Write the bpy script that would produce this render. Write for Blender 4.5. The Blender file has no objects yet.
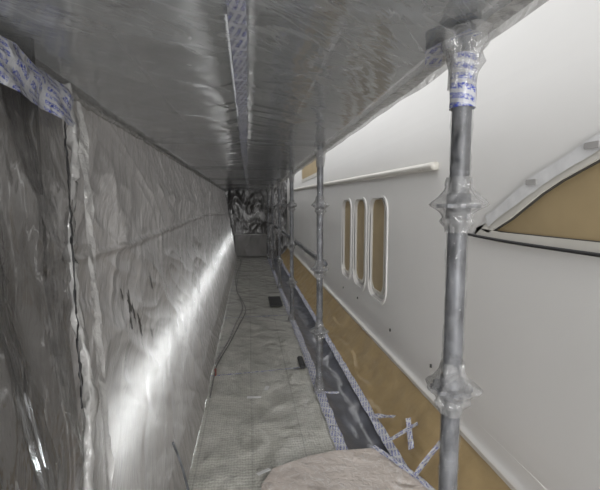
import bpy, bmesh, math, random
from mathutils import Vector, noise, Matrix
random.seed(4)
S=bpy.context.scene
COL=S.collection
S.view_settings.view_transform='Standard'

# ---------------------------------------------------------------- helpers
def link(ob,parent=None):
    COL.objects.link(ob)
    if parent: ob.parent=parent
    return ob
def empty(name):
    e=bpy.data.objects.new(name,None); COL.objects.link(e); e.empty_display_size=.1; return e
def mesh_ob(name,verts,faces,mat,parent=None,uvs=None,smooth=True):
    me=bpy.data.meshes.new(name); me.from_pydata(verts,[],faces)
    if uvs:
        l=me.uv_layers.new(name='UVMap')
        for lp in me.loops: l.data[lp.index].uv=uvs[lp.vertex_index]
    if smooth: me.polygons.foreach_set('use_smooth',[True]*len(me.polygons))
    if mat: me.materials.append(mat)
    me.update()
    return link(bpy.data.objects.new(name,me),parent)
def grid(name,P,nu,nv,mat,parent=None,usc=1,vsc=1):
    v=[];uv=[];f=[]
    for i in range(nu+1):
        for j in range(nv+1):
            a=i/nu;b=j/nv
            v.append(P(a,b)); uv.append((a*usc,b*vsc))
    for i in range(nu):
        for j in range(nv):
            k=i*(nv+1)+j
            f.append((k,k+nv+1,k+nv+2,k+1))
    return mesh_ob(name,v,f,mat,parent,uv)
def box(name,a,b,mat,parent=None,bev=0.0):
    bm=bmesh.new()
    bmesh.ops.create_cube(bm,size=1)
    for v in bm.verts:
        v.co=Vector([(a[i]+b[i])/2+v.co[i]*(b[i]-a[i]) for i in range(3)])
    if bev: bmesh.ops.bevel(bm,geom=bm.edges[:],offset=bev,segments=2,affect='EDGES')
    me=bpy.data.meshes.new(name); bm.to_mesh(me); bm.free(); me.materials.append(mat)
    return link(bpy.data.objects.new(name,me),parent)
def fold(x,y,seed=0,sharp=3,oct=3):
    s=0;a=1
    for o in range(oct):
        n=noise.noise(Vector((x,y,seed+o*7.3)))
        s+=a*(1-min(1,abs(n)*2.2))**sharp
        x=x*2.1+3.1;y=y*2.1-1.7;a*=.5
    return s
def lathe(name,prof,cx,cy,mat,parent=None,seg=28,cr=0,seed=0,fr=22):
    v=[];f=[];uv=[]
    for k,(z,r) in enumerate(prof):
        for i in range(seg):
            t=2*math.pi*i/seg
            rr=r
            if cr:
                rr+=cr*(noise.noise(Vector((math.cos(t)*1.6,math.sin(t)*1.6,z*fr+seed)))+.6*noise.noise(Vector((math.cos(t)*4,math.sin(t)*4,z*fr*1.5+seed))))
            v.append((cx+rr*math.cos(t),cy+rr*math.sin(t),z)); uv.append((t/6.283*.15,z))
    for k in range(len(prof)-1):
        for i in range(seg):
            a=k*seg+i;b=k*seg+(i+1)%seg
            f.append((a,b,b+seg,a+seg))
    return mesh_ob(name,v,f,mat,parent,uv)
def tube(name,pts,r,mat,parent=None,cr=0,seg=10,sub=8,seed=0):
    P=[Vector(p) for p in pts]; Q=[]
    for i in range(len(P)-1):
        p0=P[max(i-1,0)];p1=P[i];p2=P[i+1];p3=P[min(i+2,len(P)-1)]
        for k in range(sub):
            t=k/sub
            Q.append(.5*((2*p1)+(p2-p0)*t+(2*p0-5*p1+4*p2-p3)*t*t+(3*p1-p0-3*p2+p3)*t**3))
    Q.append(P[-1])
    v=[];f=[];uv=[];L=0
    for i,q in enumerate(Q):
        d=(Q[min(i+1,len(Q)-1)]-Q[max(i-1,0)]).normalized()
        up=Vector((0,0,1)) if abs(d.z)<.9 else Vector((1,0,0))
        s=d.cross(up).normalized(); u=s.cross(d)
        if i: L+=(q-Q[i-1]).length
        for k in range(seg):
            t=6.28318*k/seg
            rr=r*(1+cr*noise.noise(Vector((math.cos(t)*1.5,math.sin(t)*1.5,L*14+seed)))*2)
            v.append(q+s*math.cos(t)*rr+u*math.sin(t)*rr); uv.append((L,k/seg))
    n=len(Q)
    for i in range(n-1):
        for k in range(seg):
            a=i*seg+k;b=i*seg+(k+1)%seg
            f.append((a,a+seg,b+seg,b))
    f.append(tuple(range(seg))); f.append(tuple(reversed(range((n-1)*seg,n*seg))))
    return mesh_ob(name,v,f,mat,parent,uv)
def ribbon(name,pts,w,normal,mat,parent=None,cr=.004,seed=0,nv=4,step=.03):
    P=[Vector(p) for p in pts];N=Vector(normal).normalized()
    v=[];uv=[];f=[];L=0;rows=0
    for i in range(len(P)-1):
        d=P[i+1]-P[i]; n=max(1,int(d.length/step)); side=N.cross(d).normalized()
        for k in range(n+(1 if i==len(P)-2 else 0)):
            c=P[i]+d*(k/n)
            for j in range(nv+1):
                b=j/nv-.5
                q=c+side*b*(w*(1+.22*noise.noise(c*9)))+N*cr*noise.noise(Vector((c.x*12+seed,c.y*12,c.z*12+b*3)))*1.5
                v.append(q);uv.append((L+d.length*k/n,(b+.5)*w))
            rows+=1
        L+=d.length
    for i in range(rows-1):
        for j in range(nv):
            k=i*(nv+1)+j
            f.append((k,k+nv+1,k+nv+2,k+1))
    return mesh_ob(name,v,f,mat,parent,uv)

# ---------------------------------------------------------------- materials
def nt(name):
    m=bpy.data.materials.new(name); m.use_nodes=True
    t=m.node_tree; t.nodes.clear()
    o=t.nodes.new('ShaderNodeOutputMaterial')
    return m,t,o
def N(t,ty,**kw):
    n=t.nodes.new(ty)
    for k,v in kw.items():
        if k in ('inputs',):
            for a,b in v.items(): n.inputs[a].default_value=b
        else: setattr(n,k,v)
    return n
def ramp(t,src,stops):
    r=t.nodes.new('ShaderNodeValToRGB'); e=r.color_ramp.elements
    while len(e)<len(stops): e.new(.5)
    for i,(p,c) in enumerate(stops):
        e[i].position=p; e[i].color=(c[0],c[1],c[2],1)
    t.links.new(src,r.inputs[0]); return r
def crumple(t,scale=(3,3,3),rot=(0,0,0),strength=.6,dist=.02,det=4,fine=.6):
    tc=N(t,'ShaderNodeTexCoord'); mr=N(t,'ShaderNodeMapping',inputs={'Rotation':rot}); mp=N(t,'ShaderNodeMapping',inputs={'Scale':scale})
    t.links.new(tc.outputs['Object'],mr.inputs[0]); t.links.new(mr.outputs[0],mp.inputs[0])
    n1=N(t,'ShaderNodeTexNoise',noise_type='RIDGED_MULTIFRACTAL',inputs={'Scale':1.6,'Detail':det,'Roughness':.5,'Distortion':.5})
    n2=N(t,'ShaderNodeTexNoise',inputs={'Scale':5.0,'Detail':3.0,'Distortion':1.5})
    t.links.new(mp.outputs[0],n1.inputs['Vector']);t.links.new(mp.outputs[0],n2.inputs['Vector'])
    b1=N(t,'ShaderNodeBump',inputs={'Strength':strength,'Distance':dist})
    b2=N(t,'ShaderNodeBump',inputs={'Strength':strength*fine,'Distance':dist*.4})
    t.links.new(n1.outputs[0],b1.inputs['Height']);t.links.new(n2.outputs[0],b2.inputs['Height'])
    t.links.new(b1.outputs[0],b2.inputs['Normal'])
    return b2,n1,mp
def film(name,col,rough=.2,transp=.25,transl=.4,scale=(3,3,3),rot=(0,0,0),strength=.6,dist=.02,var=.15,metal=0,coat=.6,whiten=0,cior=1.5,crough=.06):
    m,t,o=nt(name)
    b,n1,mp=crumple(t,scale,rot,strength,dist)
    p=N(t,'ShaderNodeBsdfPrincipled',inputs={'Roughness':rough,'IOR':1.5,'Metallic':metal})
    p.inputs['Coat Weight'].default_value=coat; p.inputs['Coat Roughness'].default_value=crough; p.inputs['Coat IOR'].default_value=cior
    n3=N(t,'ShaderNodeTexNoise',inputs={'Scale':1.3,'Detail':4.0})
    t.links.new(mp.outputs[0],n3.inputs['Vector'])
    d=[max(0,c*(1-var)) for c in col]; l=[min(1,c*(1+var)) for c in col]
    r=ramp(t,n3.outputs[0],[(.3,d),(.7,l)])
    csock=r.outputs[0]
    if whiten:
        n4=N(t,'ShaderNodeTexNoise',inputs={'Scale':2.6,'Detail':3.0,'Roughness':.6,'Distortion':.8}); t.links.new(mp.outputs[0],n4.inputs['Vector'])
        a=N(t,'ShaderNodeMath',operation='SUBTRACT',inputs={1:.5}); t.links.new(n4.outputs[0],a.inputs[0])
        ab=N(t,'ShaderNodeMath',operation='ABSOLUTE'); t.links.new(a.outputs[0],ab.inputs[0])
        rr=ramp(t,ab.outputs[0],[(0,(whiten,)*3),(.022,(0,0,0))])
        mx=N(t,'ShaderNodeMix',data_type='RGBA'); mx.inputs['B'].default_value=(.75,.75,.75,1)
        t.links.new(rr.outputs[0],mx.inputs['Factor']); t.links.new(csock,mx.inputs['A']); csock=mx.outputs['Result']
    t.links.new(csock,p.inputs['Base Color']); t.links.new(b.outputs[0],p.inputs['Normal']); t.links.new(b.outputs[0],p.inputs['Coat Normal'])
    out=p.outputs[0]
    if transl:
        tr=N(t,'ShaderNodeBsdfTranslucent',inputs={'Color':(*[min(1,c*1.3) for c in col],1)})
        t.links.new(b.outputs[0],tr.inputs['Normal'])
        mx=N(t,'ShaderNodeMixShader',inputs={0:transl}); t.links.new(out,mx.inputs[1]);t.links.new(tr.outputs[0],mx.inputs[2]); out=mx.outputs[0]
    if transp:
        tp=N(t,'ShaderNodeBsdfTransparent',inputs={'Color':(.95,.95,.95,1)})
        fr=N(t,'ShaderNodeMath',operation='MULTIPLY_ADD',inputs={1:-.25,2:transp+.12},use_clamp=True)
        t.links.new(n1.outputs[0],fr.inputs[0])
        mx=N(t,'ShaderNodeMixShader'); t.links.new(fr.outputs[0],mx.inputs[0]); t.links.new(out,mx.inputs[1]);t.links.new(tp.outputs[0],mx.inputs[2]); out=mx.outputs[0]
    t.links.new(out,o.inputs[0]); return m
def plain(name,col,rough=.5,metal=0,nsc=8,var=.08,bump=0,bdist=.003,spec=.5):
    m,t,o=nt(name)
    p=N(t,'ShaderNodeBsdfPrincipled',inputs={'Roughness':rough,'Metallic':metal})
    tc=N(t,'ShaderNodeTexCoord'); n=N(t,'ShaderNodeTexNoise',inputs={'Scale':nsc,'Detail':5.0})
    t.links.new(tc.outputs['Object'],n.inputs['Vector'])
    r=ramp(t,n.outputs[0],[(.3,[c*(1-var) for c in col]),(.7,[min(1,c*(1+var)) for c in col])])
    t.links.new(r.outputs[0],p.inputs['Base Color'])
    if bump:
        b=N(t,'ShaderNodeBump',inputs={'Strength':bump,'Distance':bdist}); t.links.new(n.outputs[0],b.inputs['Height']); t.links.new(b.outputs[0],p.inputs['Normal'])
    t.links.new(p.outputs[0],o.inputs[0]); return m
def emis(name,col,st):
    m,t,o=nt(name); e=N(t,'ShaderNodeEmission',inputs={'Color':(*col,1),'Strength':st}); t.links.new(e.outputs[0],o.inputs[0]); return m
def tape_mat(name,base=(.60,.61,.64),ink=(.06,.08,.40),sc=1.0,transp=0.15):
    m,t,o=nt(name)
    p=N(t,'ShaderNodeBsdfPrincipled',inputs={'Roughness':.2})
    uv=N(t,'ShaderNodeTexCoord')
    mp=N(t,'ShaderNodeMapping',inputs={'Scale':(110*sc,120*sc,1),'Rotation':(0,0,.25)})
    t.links.new(uv.outputs['UV'],mp.inputs[0])
    n=N(t,'ShaderNodeTexNoise',inputs={'Scale':1.6,'Detail':1.0,'Distortion':1.2}); t.links.new(mp.outputs[0],n.inputs['Vector'])
    a=N(t,'ShaderNodeMath',operation='SUBTRACT',inputs={1:.5}); t.links.new(n.outputs[0],a.inputs[0])
    ab=N(t,'ShaderNodeMath',operation='ABSOLUTE'); t.links.new(a.outputs[0],ab.inputs[0])
    lt=N(t,'ShaderNodeMath',operation='LESS_THAN',inputs={1:.065}); t.links.new(ab.outputs[0],lt.inputs[0])
    mp2=N(t,'ShaderNodeMapping',inputs={'Rotation':(0,0,.25)}); t.links.new(uv.outputs['UV'],mp2.inputs[0])
    sx=N(t,'ShaderNodeSeparateXYZ'); t.links.new(mp2.outputs[0],sx.inputs[0])
    def wv(sock,fr,th):
        k=N(t,'ShaderNodeMath',operation='MULTIPLY',inputs={1:fr}); t.links.new(sock,k.inputs[0])
        s=N(t,'ShaderNodeMath',operation='SINE'); t.links.new(k.outputs[0],s.inputs[0])
        g=N(t,'ShaderNodeMath',operation='GREATER_THAN',inputs={1:th}); t.links.new(s.outputs[0],g.inputs[0]); return g.outputs[0]
    r1=wv(sx.outputs[1],330*sc,-.3); r2=wv(sx.outputs[0],85*sc,-.75)
    m1=N(t,'ShaderNodeMath',operation='MULTIPLY');t.links.new(r1,m1.inputs[0]);t.links.new(r2,m1.inputs[1])
    m2=N(t,'ShaderNodeMath',operation='MULTIPLY');t.links.new(m1.outputs[0],m2.inputs[0]);t.links.new(lt.outputs[0],m2.inputs[1])
    mx=N(t,'ShaderNodeMix',data_type='RGBA'); mx.inputs['A'].default_value=(*base,1); mx.inputs['B'].default_value=(*ink,1)
    t.links.new(m2.outputs[0],mx.inputs['Factor']); t.links.new(mx.outputs['Result'],p.inputs['Base Color'])
    b,_,_=crumple(t,(14,14,14),(0,0,0),.7,.014); t.links.new(b.outputs[0],p.inputs['Normal'])
    tp=N(t,'ShaderNodeBsdfTransparent'); ms=N(t,'ShaderNodeMixShader',inputs={0:transp})
    t.links.new(p.outputs[0],ms.inputs[1]);t.links.new(tp.outputs[0],ms.inputs[2])
    t.links.new(ms.outputs[0],o.inputs[0]); return m

M_ceil=film('ceiling_film',(.36,.375,.385),.18,.15,0,(4.5,.9,3),(0,0,.85),.26,.022,.08,.1,1,.28,2.3,.03)
M_upper=plain('upper_deck_steel',(.42,.43,.44),.35,.3,2,.2)
M_wall=film('wall_film',(.40,.38,.365),.18,0,.34,(1.1,4.6,.9),(.75,0,0),.55,.045,.12,.15,1,.32,2.1,.05)
M_lowend=plain('lower_end_sheet',(.20,.195,.19),.5,0,2,.3,.4,.03)
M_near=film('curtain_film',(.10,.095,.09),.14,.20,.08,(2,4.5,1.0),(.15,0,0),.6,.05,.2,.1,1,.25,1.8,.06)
M_clear=film('clear_film',(.42,.42,.42),.10,.72,.10,(18,18,10),(0,0,0),1,.03,.15,0,1,0,1.5)
M_bag=film('bag_film',(.45,.45,.45),.08,.50,.2,(14,14,8),(0,0,0),.8,.03,.15,0,1,0,1.8)
M_hem=film('hem_film',(.50,.495,.485),.16,.15,.3,(10,10,10),(0,0,0),.8,.03,.25,0,1)
M_gap=film('gap_film',(.10,.105,.125),.28,0,0,(4,4,4),(0,0,.6),.5,.015,.3,0,.3)
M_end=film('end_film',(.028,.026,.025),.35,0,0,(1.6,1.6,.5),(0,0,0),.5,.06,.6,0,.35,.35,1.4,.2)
M_tape=tape_mat('printed_tape')
M_tapeC=tape_mat('ceiling_tape',(.50,.51,.54),(.07,.09,.36),1.1,.30)
M_tapeH=tape_mat('printed_tape_heavy',(.44,.45,.48),(.04,.06,.34),.8,.12)
M_steel=plain('galvanised_steel',(.12,.125,.138),.45,.3,16,.7,.3)
M_black=plain('black_rubber',(.015,.015,.016),.5)
M_cable=plain('dusty_cable',(.13,.13,.13),.5,0,20,.4)
M_dark=plain('dark_tarpaulin',(.035,.034,.034),.7)
M_smudge=plain('overspray_smudge',(.06,.058,.055),.5)
M_grey=plain('grey_tarpaulin',(.35,.34,.33),.7,0,1.5,.3)
M_gold=plain('gold_masking_paper',(.33,.24,.12),.40,0,5,.15,.6,.03)
M_tan=plain('tan_masking_paper',(.38,.29,.16),.5,0,5,.08,.2,.006)
M_kraft=film('pink_kraft_board',(.56,.495,.45),.35,0,0,(4,4,4),(0,0,.3),.8,.03,.12,0,.8,.4)
M_cream=plain('cream_rail_paint',(.60,.58,.53),.35,0,3,.05)
M_wtape=plain('white_tape',(.66,.66,.66),.4,0,20,.08)
M_red=plain('red_plastic',(.20,.05,.04),.4)
M_primer=plain('hull_primer',(.735,.725,.705),.42,0,1.1,.03,0)
M_led=emis('led_tube_glow',(.90,.96,1.0),27)

def floor_mat():
    m,t,o=nt('woven_floor_cloth')
    p=N(t,'ShaderNodeBsdfPrincipled',inputs={'Roughness':.36})
    p.inputs['Coat Weight'].default_value=.9; p.inputs['Coat Roughness'].default_value=.08; p.inputs['Coat IOR'].default_value=1.6
    tc=N(t,'ShaderNodeTexCoord')
    mp=N(t,'ShaderNodeMapping',inputs={'Scale':(1,1,1)}); t.links.new(tc.outputs['Object'],mp.inputs[0])
    w1=N(t,'ShaderNodeTexWave',bands_direction='Y',inputs={'Scale':13.0,'Distortion':5.0,'Detail':3.0,'Detail Scale':2.5})
    w2=N(t,'ShaderNodeTexWave',bands_direction='X',inputs={'Scale':19.0,'Distortion':5.0,'Detail':2.0,'Detail Scale':2.0})
    t.links.new(mp.outputs[0],w1.inputs['Vector']);t.links.new(mp.outputs[0],w2.inputs['Vector'])
    h=N(t,'ShaderNodeMath',operation='MULTIPLY',inputs={1:.5}); t.links.new(w2.outputs['Fac'],h.inputs[0])
    ad=N(t,'ShaderNodeMath',operation='ADD'); t.links.new(w1.outputs['Fac'],ad.inputs[0]); t.links.new(h.outputs[0],ad.inputs[1])
    n=N(t,'ShaderNodeTexNoise',inputs={'Scale':3.5,'Detail':8.0,'Roughness':.7,'Distortion':.5}); t.links.new(mp.outputs[0],n.inputs['Vector'])
    s=N(t,'ShaderNodeMath',operation='MULTIPLY_ADD',inputs={1:.17}); t.links.new(ad.outputs[0],s.inputs[0]); t.links.new(n.outputs[0],s.inputs[2])
    r=ramp(t,s.outputs[0],[(.36,(.29,.285,.25)),(.60,(.45,.445,.40)),(.85,(.64,.63,.58))])
    wj=N(t,'ShaderNodeTexWave',bands_direction='X',wave_profile='SAW',inputs={'Scale':.98,'Distortion':.15}); t.links.new(mp.outputs[0],wj.inputs['Vector'])
    rj=ramp(t,wj.outputs['Fac'],[(0,(.75,.75,.75)),(.05,(1,1,1))])
    mu=N(t,'ShaderNodeMix',data_type='RGBA',blend_type='MULTIPLY'); mu.inputs['Factor'].default_value=1
    t.links.new(r.outputs[0],mu.inputs['A']);t.links.new(rj.outputs[0],mu.inputs['B'])
    t.links.new(mu.outputs['Result'],p.inputs['Base Color'])
    b=N(t,'ShaderNodeBump',inputs={'Strength':.4,'Distance':.005}); t.links.new(ad.outputs[0],b.inputs['Height'])
    c,_,_=crumple(t,(3,2.5,3),(0,0,.4),.7,.035); t.links.new(c.outputs[0],b.inputs['Normal'])
    t.links.new(b.outputs[0],p.inputs['Normal']); t.links.new(c.outputs[0],p.inputs['Coat Normal'])
    t.links.new(p.outputs[0],o.inputs[0]); return m
M_floor=floor_mat()

H=.44; F=-1.5; Y0=-1.2; Y1=12.0
def wx(z):
    return -.68+.155*(H-z)

# ---------------------------------------------------------------- floor
fl=empty('floor')
box('plank_deck',(-.62,Y0,F-.08),(.56,Y1,F-.02),M_steel,fl)
def Pf(a,b):
    y=Y0+(Y1-Y0)*a; x=-.42+.99*b
    z=F+.012*(fold(x*2.2+y*.5,y*1.3,3)-.7)*.7
    d=min(b,1-b)
    if d<.04: z-=(.04-d)*.3
    return (x,y,z)
grid('woven_cloth',Pf,520,44,M_floor,fl)

# ---------------------------------------------------------------- ceiling
ce=empty('ceiling')
def Pc(a,b):
    y=Y0+(Y1-Y0)*a; x=-.72+1.32*b
    z=H-.006*math.sin(math.pi*b)*(1+.4*math.sin(y*3.03))
    k=math.exp(-abs(x+.02)*3)
    z+=.0034*(.4+k)*fold(x*1.2+y*.4,y*3.2-abs(x+.02)*2.2,9,4,2)
    z+=.003*noise.noise(Vector((x*2,y*.9,4)))
    z+=.010*math.exp(-((x+.02)/.035)**2)
    return (x,y,z)
grid('ceiling_sheet',Pc,900,90,M_ceil,ce)
for i,(xa,xb) in enumerate(((-.72,-.385),(-.375,-.06),(-.05,.265),(.275,.60))):
    box('upper_deck_plank',(xa,Y0,H+.055),(xb,Y1,H+.11),M_upper,ce,.006)
for i in range(7):
    y=1.0+2.07*i-2.07
    tube('transom_bar',[(-.70,y,H+.032),(0,y,H+.032),(.58,y,H+.032)],.022,M_steel,ce)
def Pe(a,b):
    y=Y0+(Y1-Y0)*a
    x=.60+.012*noise.noise(Vector((y*3,b*2,1)))
    z=H+.09-.12*b+.010*noise.noise(Vector((y*4,0,5)))
    return (x+.01*math.sin(b*3),y,z)
grid('edge_hem',Pe,300,6,M_hem,ce)
ribbon('ceiling_seam_tape',[(-.025,Y0,H-.012),(-.02,1.2,H-.014),(-.03,3,H-.012),(-.02,Y1,H-.012)],.042,(0,0,-1),M_tapeC,ce,.003)
tube('side_hem_roll',[(-.672,Y0,H-.01),(-.668,1.5,H-.02),(-.672,3,H-.012),(-.668,6,H-.015),(-.672,9,H-.01),(-.67,Y1,H-.012)],.012,M_hem,ce,.5,8,60)
ribbon('edge_tape',[(.575,Y0,H-.012),(.575,1.6,H-.014),(.575,6,H-.012),(.575,Y1,H-.012)],.045,(0,0,-1),M_hem,ce,.004)

# ---------------------------------------------------------------- left wall
wl=empty('wall_left')
def Pw(a,b):
    y=1.05+(Y1-1.05)*a
    z=H+.04-(H+.04-F-.01)*b
    x=wx(z)
    bb=max(0,(b-.03)/.97)
    amp=.026*math.sin(math.pi*min(1,bb*1.05))+.004
    x+=amp*(fold(y*.6+z*1.0,z*1.0-y*.35,21,2)-.8)*.9
    x+=.007*(fold(y*2.2+z*3.2,z*.9-y*.6,77,4,2)-.5)
    x+=.005*(fold(y*3.4-z*2.0,z*1.2+y*1.0,97,5,2)-.5)
    x+=.012*math.exp(-((z+.16+.03*math.sin(y*.8))/.010)**2)
    if b>.93: x+=(b-.93)*.55
    return (x,y,z)
grid('wall_sheet',Pw,720,190,M_wall,wl)
def seamY(z):
    return 1.50+(z-.34)*.36
def Pn(a,b):
    z=H-.01-(H-F-.02)*b
    y=Y0+(seamY(z)-Y0)*a
    x=wx(z)+.035+.022*(fold(y*2.6+z*.3,z*.7,31,2)-.7)+.009*math.sin(y*24+z*2)*(.3+b)
    return (x,y,z)
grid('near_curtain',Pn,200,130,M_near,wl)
pts=[]
for k in range(9):
    z=.42-k*.24; pts.append((wx(z)+.05+.012*math.sin(k*2.1),seamY(z)+.02*math.sin(k*1.7),z))
tube('curtain_fold_roll',pts,.013,M_hem,wl,.7,10,14)
pts2=[]
for k in range(40):
    z=.30-k*.022
    pts2.append((wx(z)+.062,seamY(z)-.05+.012*noise.noise(Vector((0,k*.7,3))),z))
tube('curtain_dark_line',pts2,.0026,M_black,wl,.9,6,3,3)  # thin dark jagged line drawn just beside the curtain seam
ribbon('curtain_top_tape',[(wx(.33)+.085,.55,.36),(wx(.33)+.08,1.1,.352),(wx(.33)+.07,1.50,.33)],.13,(1,0,.1),M_tapeH,wl,.016,0,8)
ribbon('curtain_side_tape',[(wx(.3)+.08,1.52,.36),(wx(0)+.08,1.43,.05),(wx(-.25)+.08,1.34,-.25),(wx(-.8)+.08,1.14,-.8),(wx(-1.4)+.08,.93,-1.4)],.038,(1,-.3,0),M_hem,wl,.010)
box('backing_tarpaulin',(-.82,Y0,F-.3),(-.80,1.34,H+.3),M_dark,wl)
box('backing_return',(-.82,1.32,F-.3),(-.63,1.34,H+.3),M_dark,wl)
box('outer_tarpaulin',(-1.42,.95,F-.3),(-1.40,Y1,H+.3),M_grey,wl)
for i in range(6):
    lathe('outer_upright',[(F-.1,.024),(H+.2,.024)],-.76,2.6+2.07*i-.9,M_steel,wl)
for z in (-.1,-.45):
    tube('outer_ledger',[(-.78,1.5,z),(-.78,6,z),(-.78,Y1-.05,z)],.022,M_steel,wl)
def blotch(y,z,r,seed,parent):
    v=[];n=18
    c=(wx(z)+.034,y,z); v.append(c)
    for i in range(n):
        t=6.283*i/n; rr=r*(.5+.9*abs(noise.noise(Vector((math.cos(t)*2,math.sin(t)*2,seed)))*2))
        zz=z+rr*1.5*math.sin(t); v.append((wx(zz)+.034,y+rr*.6*math.cos(t),zz))
    mesh_ob('overspray_blotch',v,[(0,i+1,(i+1)%n+1) for i in range(n)],M_smudge,parent)
blotch(1.77,-.42,.042,1,wl);blotch(1.85,-.53,.034,2,wl);blotch(2.17,-.40,.032,3,wl);blotch(2.28,-.33,.020,4,wl);blotch(1.7,-.36,.022,5,wl);blotch(1.80,-.47,.030,8,wl);blotch(2.0,-.62,.020,9,wl);blotch(1.74,-.50,.025,12,wl)
tube('toe_board_clip',[(wx(-1.15)+.05,1.93,-1.16),(wx(-1.3)+.05,2.0,-1.32),(wx(-1.5)+.05,2.02,-1.49)],.006,M_steel,wl)

for i in range(8):
    y=1.38+i*1.315
    e=empty('led_tube_light')
    zz=-.86
    tube('glow_tube',[(-.59,y,zz),(-.59,y+.63,zz),(-.59,y+1.25,zz)],.016,M_led,e)
    box('batten_housing',(-.65,y-.03,zz-.02),(-.615,y+1.28,zz+.02),M_wtape,e,.004)
    for yy in (y-.03,y+1.25):
        box('end_cap',(-.62,yy,zz-.02),(-.57,yy+.03,zz+.02),M_wtape,e,.004)

# ---------------------------------------------------------------- yacht hull
hull=empty('yacht_hull')
HX=1.15
def hx(y,z):
    x=HX
    if z>.5: x+=.10*(z-.5)**1.5
    if z<-.95: x+=.25*(z+.95)**2
    return x
ny,nz=60,60
bm=bmesh.new()
ys=[-1.5+15*i/ny for i in range(ny+1)]; zs=[-1.9+4.5*j/nz for j in range(nz+1)]
fr=[[bm.verts.new((hx(y,z),y,z)) for z in zs] for y in ys]
bk=[[bm.verts.new((1.7,y,z)) for z in zs] for y in ys]
for i in range(ny):
    for j in range(nz):
        bm.faces.new((fr[i][j],fr[i][j+1],fr[i+1][j+1],fr[i+1][j]))
        bm.faces.new((bk[i][j],bk[i+1][j],bk[i+1][j+1],bk[i][j+1]))
for i in range(ny):
    bm.faces.new((fr[i][0],fr[i+1][0],bk[i+1][0],bk[i][0])); bm.faces.new((fr[i][nz],bk[i][nz],bk[i+1][nz],fr[i+1][nz]))
for j in range(nz):
    bm.faces.new((fr[0][j],bk[0][j],bk[0][j+1],fr[0][j+1])); bm.faces.new((fr[ny][j],fr[ny][j+1],bk[ny][j+1],bk[ny][j]))
bmesh.ops.recalc_face_normals(bm,faces=bm.faces[:])
me=bpy.data.meshes.new('hull_side'); bm.to_mesh(me); bm.free(); me.materials.append(M_primer)
hs=link(bpy.data.objects.new('hull_side',me),hull)

def rrect(y0,y1,z0,z1,r,n=8):
    o=[]
    for cy,cz,a in ((y1-r,z1-r,0),(y0+r,z1-r,90),(y0+r,z0+r,180),(y1-r,z0+r,270)):
        for k in range(n+1):
            t=math.radians(a+90*k/n); o.append((cy+r*math.cos(t),cz+r*math.sin(t)))
    return o
def prism(name,outl,x0,x1,mat,parent=None):
    n=len(outl)
    v=[(x0,y,z) for y,z in outl]+[(x1,y,z) for y,z in outl]
    f=[tuple(range(n)),tuple(reversed(range(n,2*n)))]+[(i,(i+1)%n,(i+1)%n+n,i+n) for i in range(n)]
    ob=mesh_ob(name,v,f,mat,parent,None,False)
    b=bmesh.new(); b.from_mesh(ob.data); bmesh.ops.recalc_face_normals(b,faces=b.faces[:]); b.to_mesh(ob.data); b.free()
    return ob
def ring(name,outer,inner,x0,x1,mat,parent):
    n=len(outer)
    v=[(x0,y,z) for y,z in outer]+[(x0,y,z) for y,z in inner]+[(x1,y,z) for y,z in outer]+[(x1,y,z) for y,z in inner]
    f=[]
    for i in range(n):
        j=(i+1)%n
        f+=[(i,j,n+j,n+i),(2*n+i,2*n+j,j,i),(n+i,n+j,3*n+j,3*n+i)]
    return mesh_ob(name,v,f,mat,parent,None,False)
cut=[]
slots=[(4.44,4.84),(3.86,4.28),(3.26,3.72)]
for a,b in slots:
    cut.append(prism('cut',rrect(a-.03,b,-.84,.07,.13),HX-.1,HX+.045,M_primer))
def tear(off=0):
    top=[(1.90,-.135),(1.80,-.10),(1.65,-.03),(1.47,.075),(1.37,.122),(1.2,.185),(1.0,.235),(.75,.262),(.5,.25),(.3,.20),(.18,.10)]
    bot=[(.15,0),(.20,-.10),(.32,-.145),(.6,-.15),(1.0,-.15),(1.4,-.15),(1.7,-.15)]
    P=top+bot
    if off:
        c=Vector((.95,.02)); Q=[]
        n=len(P)
        for i in range(n):
            a=Vector(P[i-1]);b=Vector(P[(i+1)%n]); d=(b-a).normalized(); nr=Vector((d.y,-d.x))
            p=Vector(P[i])
            if (p-c).dot(nr)<0: nr=-nr
            Q.append(tuple(p+nr*off))
        return Q
    return P
cut.append(prism('cut',tear(0),HX-.1,HX+.03,M_primer))
for c in cut:
    md=hs.modifiers.new('b','BOOLEAN'); md.operation='DIFFERENCE'; md.object=c; md.solver='EXACT'
dg=bpy.context.evaluated_depsgraph_get()
nm=bpy.data.meshes.new_from_object(hs.evaluated_get(dg))
hs.modifiers.clear(); hs.data=nm
for c in cut: bpy.data.objects.remove(c)
nm.polygons.foreach_set('use_smooth',[False]*len(nm.polygons))
for k,(a,b) in enumerate(slots):
    ring('slot_window_rim',rrect(a-.055,b+.02,-.865,.09,.15),rrect(a-.03,b,-.84,.07,.13),HX-.010,HX+.01,M_primer,hull)
    prism('slot_window_mask',rrect(a+.11,b-.005,-.78,.065,.10),HX+.030,HX+.046,M_tan,hull)
    ring('slot_window_seal',rrect(a+.085,b-.003,-.805,.067,.115),rrect(a+.11,b-.01,-.78,.058,.10),HX+.020,HX+.046,M_cream,hull)
prism('teardrop_window_mask',tear(-.004),HX+.012,HX+.03,M_tan,hull)
ring('teardrop_window_frame',tear(.018),tear(-.03),HX-.010,HX+.02,M_cream,hull)
ring('teardrop_window_seal',tear(-.028),tear(-.033),HX-.002,HX+.02,M_smudge,hull)
tube('window_gasket',[(HX-.012,2.02,-.145),(HX-.014,1.6,-.158),(HX-.014,1.0,-.16),(HX-.014,.3,-.158)],.007,M_black,hull)
ribbon('window_edge_tape',[(HX-.014,1.80,-.075),(HX-.014,1.47,.10),(HX-.014,1.2,.207),(HX-.014,1.0,.258)],.055,(-1,0,0),M_wtape,hull,.001)
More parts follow.
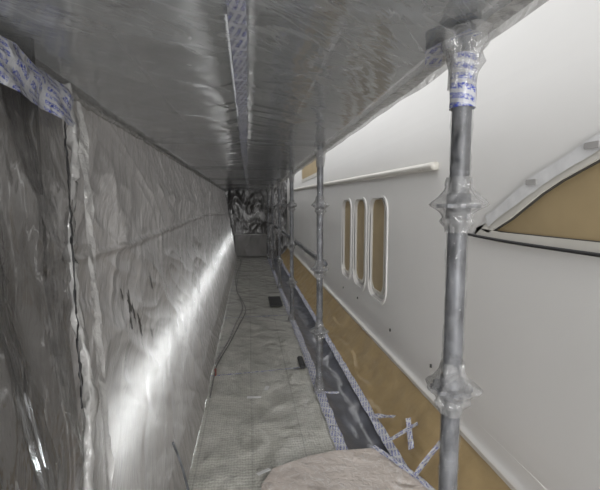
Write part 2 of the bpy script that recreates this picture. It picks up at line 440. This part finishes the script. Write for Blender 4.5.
for (y,z) in ((1.50,.095),(1.22,.20)):
    prism('grey_tape_tab',rrect(y-.03,y+.03,z-.01,z+.012,.006,3),HX-.020,HX-.016,M_grey,hull)
prism('upper_window_mask',rrect(6.3,8.6,.56,.86,.08),HX-.003,HX+.01,M_tan,hull)
ring('upper_window_frame',rrect(6.24,8.66,.50,.92,.1),rrect(6.3,8.6,.56,.86,.08),HX-.012,HX+.02,M_cream,hull)
tube('rub_rail',[(HX-.02,2.50,.245),(HX-.02,2.53,.247),(HX-.02,5,.30),(HX-.02,8,.365),(HX-.02,11,.42)],.026,M_cream,hull,0,14)
tube('lower_spray_rail',[(HX+.013,1.2,-1.12),(HX+.013,5,-1.08),(HX+.006,11,-.98)],.007,M_primer,hull,0,10)
for y,z in ((4.75,-1.0),(3.1,-1.02),(2.35,-1.02),(4.1,-.98)):
    lathe('hull_stud',[(z-.012,.001),(z-.01,.008),(z+.01,.008),(z+.012,.001)],HX-.003,y,M_smudge,hull,12)

# ---------------------------------------------------------------- masking paper below hull
mp_=empty('masking_paper_skirt')
def Pg(a,b):
    y=-.6+(Y1+.55)*a
    p0=Vector((.86,0,-1.53)); p1=Vector((HX-.004,0,-1.25))
    q=p0.lerp(p1,b); z=q.z-.03*math.sin(math.pi*b)+.022*(fold(y*1.4+b,b*1.5-y*.4,41,2)-.7)*math.sin(math.pi*min(1,b+.05))
    x=q.x+.010*noise.noise(Vector((y*3,b*3,8)))
    if b>.98: x=HX-.008
    return (x,y,z)
grid('paper_sheet',Pg,420,24,M_gold,mp_)
ribbon('paper_top_tape',[(HX-.014,-.6,-1.235),(HX-.014,4,-1.235),(HX-.014,Y1-.1,-1.235)],.025,(-1,0,0),M_cream,mp_,.002)
gs=empty('gap_cover_sheet')
def Pgap(a,b):
    y=-.6+(Y1+.5)*a; x=.575+.30*b
    z=F-.015-.05*math.sin(math.pi*b)+.015*(fold(y*1.7,b*1.2+y*.7,51,2)-.7)*math.sin(math.pi*b)
    return (x,y,z)
grid('dark_film',Pgap,380,18,M_gap,gs)
ribbon('deck_edge_tape',[(.555,.2,F+.012),(.55,2.5,F+.012),(.56,4,F+.010),(.55,8,F+.010),(.55,Y1-.1,F+.010)],.075,(.1,0,1),M_tape,fl,.005)
ribbon('paper_edge_tape',[(.88,.2,F+.005),(.86,2.4,F+.004),(.87,4,F+.004),(.86,8,F+.004),(.86,Y1-.1,F+.004)],.055,(-.2,0,1),M_tape,gs,.008)
for (x0,y0,x1,y1) in ((.84,2.30,1.02,2.24),(.93,2.12,1.0,2.34),(.88,1.95,1.05,2.0),(.86,2.62,.95,2.44),(.56,3.02,.70,3.0)):
    ribbon('cross_tape',[(x0,y0,F+.02+max(0,(x0-.86))*.85),(x1,y1,F+.02+max(0,(x1-.86))*.9)],.035,(-.5,0,1),M_tape,gs,.006)

# ---------------------------------------------------------------- scaffold poles
def pole(y,x=.55,near=False,seed=0):
    e=empty('scaffold_pole')
    seg=32 if near else 20
    lathe('steel_tube',[(F-.03,.0242),(H-.0,.0242)],x,y,M_steel,e,seg)
    lathe('base_collar',[(F-.01,.045),(F+.01,.045),(F+.015,.03),(F+.09,.03),(F+.095,.025)],x,y,M_steel,e,seg)
    prof=[];z=F+.02
    while z<H-.02:
        prof.append((z,.0268)); z+=.009
    lathe('plastic_sleeve',prof,x,y,M_clear,e,seg,.004,seed,30)
    for k,z0 in enumerate((0.0,-.5,-1.0)):
        bm=bmesh.new(); vs=[[],[]]
        for s,dz in ((0,-.005),(1,.005)):
            for i in range(32):
                t=6.283*i/32; r=.056 if (i//2)%2 else .046
                vs[s].append(bm.verts.new((x+r*math.cos(t),y+r*math.sin(t),z0+dz)))
        bm.faces.new(vs[1]); bm.faces.new(list(reversed(vs[0])))
        for i in range(32): bm.faces.new((vs[0][i],vs[0][(i+1)%32],vs[1][(i+1)%32],vs[1][i]))
        m=bpy.data.meshes.new('rosette'); bm.to_mesh(m); bm.free(); m.materials.append(M_steel)
        link(bpy.data.objects.new('rosette',m),e)
        lathe('coupler_collar',[(z0-.035,.025),(z0-.033,.031),(z0+.03,.031),(z0+.034,.025)],x,y,M_steel,e,seg)
        pr=[(.075,.0275),(.066,.030),(.057,.033),(.049,.0345),(.041,.038),(.033,.044),(.025,.051),(.017,.060),(.010,.069),(.004,.075),(-.001,.072),(-.007,.060),(-.014,.048),(-.022,.040),(-.030,.037),(-.036,.041),(-.041,.043),(-.047,.038),(-.056,.031),(-.070,.028)]
        lathe('bagged_rosette',[(z0+a,b) for a,b in reversed(pr)],x,y,M_bag,e,48,.011,seed+k*3.7,22)
    return e
p1=pole(1.0,near=True,seed=1)
lathe('tape_wrap',[(.25+.012*i,.0315) for i in range(12)],.55,1.0,M_tapeH,p1,28,.003,3)
lathe('top_plastic_gather',[(.30,.031),(.33,.033),(.36,.036),(.385,.041),(.405,.05),(.42,.062),(.430,.08)],.55,1.0,M_bag,p1,48,.022,5,24)
ribbon('ceiling_edge_tape',[(.55,.95,H-.02),(.5,1.06,H-.022),(.56,1.2,H-.022)],.05,(0,0,-1),M_tapeH,p1,.004)
for i in range(1,6):
    q=pole(1.0+2.07*i,seed=i*5)
    lathe('foot_wrap',[(F+.0,.055),(F+.03,.045),(F+.07,.034),(F+.12,.03)],.55,1.0+2.07*i,M_bag,q,24,.006,i)
    lathe('top_wrap',[(H-.14,.03),(H-.08,.036),(H-.04,.042),(H-.015,.055)],.55,1.0+2.07*i,M_bag,q,24,.006,i)
for z in (-.5,-.02):
    g=empty('guard_rail')
    ya=3.07+(0 if z<-.3 else 2.07)
    tube('rail_tube',[(.61,ya+.09,z+.03),(.61,(ya+Y1)/2,z+.03),(.61,Y1-.15,z+.03)],.021,M_steel,g,0,12)
    tube('rail_film',[(.61,ya+.12,z+.03),(.61,(ya+Y1)/2,z+.03),(.61,Y1-.2,z+.03)],.026,M_clear,g,.25,12,50)

# ---------------------------------------------------------------- end wall
we=empty('wall_end')
def Pend(a,b):
    x=-.72+1.9*a; z=F-.1+3.2*b
    return (x,Y1+.03-.03*fold(x*2.2,z*1.2,61,2),z)
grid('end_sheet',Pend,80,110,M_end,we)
box('end_backing',(-1.4,Y1+.08,F-.3),(1.75,Y1+.12,2.6),M_dark,we)
def Plow(a,b):
    x=-.40+.92*a; z=F+.02+.62*b
    return (x,Y1-.14-.02*fold(x*3,z*2,66,2),z)
grid('lower_end_film',Plow,40,30,M_lowend,we)
tube('end_rail',[(-.42,Y1-.12,-.84),(.0,Y1-.12,-.84),(.52,Y1-.12,-.84)],.022,M_hem,we)

# ---------------------------------------------------------------- things on the floor
bd=empty('kraft_paper_sheet')
out=[(.02,1.2),(.03,1.75),(.05,2.0),(.12,2.13),(.34,2.215),(.5,2.245),(.75,2.24),(.82,2.10),(.905,1.92),(.96,1.7),(1.0,1.2)]
bm=bmesh.new(); vs=[bm.verts.new((x,y,F+.02)) for x,y in out]; fc=bm.faces.new(vs)
r=bmesh.ops.extrude_face_region(bm,geom=[fc])
for g in r['geom']:
    if isinstance(g,bmesh.types.BMVert): g.co.z+=.006
bmesh.ops.recalc_face_normals(bm,faces=bm.faces[:])
m=bpy.data.meshes.new('paper'); bm.to_mesh(m); bm.free(); m.materials.append(M_kraft); link(bpy.data.objects.new('paper',m),bd)
ribbon('board_tape',[(.03,2.08,F+.03),(.10,2.12,F+.03)],.03,(0,0,1),M_wtape,bd,.003)
ribbon('board_edge_tape',[(.74,2.25,F+.032),(.82,2.10,F+.032),(.905,1.92,F+.032),(.97,1.7,F+.032)],.035,(0,0,1),M_tape,bd,.003)

cb=empty('power_cable')
cp=[(-.20,11.2,F+.02),(-.21,10.2,F+.02),(-.23,8.6,F+.02),(-.23,7.15,F+.02),(-.11,6.2,F+.02),(-.06,5.6,F+.02),(-.14,4.9,F+.02),(-.22,4.28,F+.02),(-.29,3.8,F+.03),(-.31,3.5,F+.05),(-.315,3.04,F+.02)]
tube('cable_black',cp,.0055,M_cable,cb,0,8,10)
tube('cable_grey',[(x-.03+.02*math.sin(y*2),y+.1,z) for x,y,z in cp[:-1]],.008,M_hem,cb,.5,8,16)
tube('red_plug',[(-.31,3.50,F+.055),(-.308,3.47,F+.05),(-.305,3.42,F+.035)],.010,M_red,cb)
box('rubber_mat',(.30,5.85,F+.012),(.49,6.45,F+.028),M_black,None,.004)
box('clamp_block',(.45,3.50,F+.015),(.50,3.74,F+.05),M_black,None,.008)
tt=empty('floor_seam_tape')
ribbon('strip_a',[(-.36,3.46,F+.012),(.1,3.5,F+.013),(.52,3.56,F+.012)],.022,(0,0,1),M_tape,tt,.002)
ribbon('strip_b',[(-.03,3.02,F+.014),(.08,3.01,F+.014)],.035,(0,0,1),M_wtape,tt,.002)
ribbon('strip_c',[(.12,3.12,F+.014),(.14,3.2,F+.014)],.03,(0,0,1),M_wtape,tt,.002)
ribbon('strip_d',[(-.36,5.3,F+.012),(.5,5.35,F+.012)],.03,(0,0,1),M_tape,tt,.002)

# ---------------------------------------------------------------- lighting
def area(name,loc,rot,sx,sy,e,col=(1,1,1)):
    l=bpy.data.lights.new(name,'AREA'); l.shape='RECTANGLE'; l.size=sx; l.size_y=sy; l.energy=e; l.color=col
    o=bpy.data.objects.new(name,l); o.location=loc; o.rotation_euler=rot; COL.objects.link(o); return o
area('strip_work_light',(.70,5.5,1.9),(0,math.radians(-20),0),.3,13,36,(1,.98,.95))
area('rear_fill_light',(.30,-2.8,.0),(math.radians(88),0,0),1.8,1.4,170,(1,.99,.98))  # added fill light behind the camera, brightens corridor and hull
w=bpy.data.worlds.new('World'); S.world=w; w.use_nodes=True
w.node_tree.nodes['Background'].inputs[0].default_value=(.975,.985,1,1)
w.node_tree.nodes['Background'].inputs[1].default_value=1.12

# ---------------------------------------------------------------- camera
cd=bpy.data.cameras.new('Camera'); cam=bpy.data.objects.new('Camera',cd); COL.objects.link(cam)
cd.sensor_width=36; cd.lens=24; cd.clip_start=.02
cam.location=(0,0,0)
cam.rotation_euler=(math.radians(90-5.57),0,math.radians(-7.3))
S.camera=cam
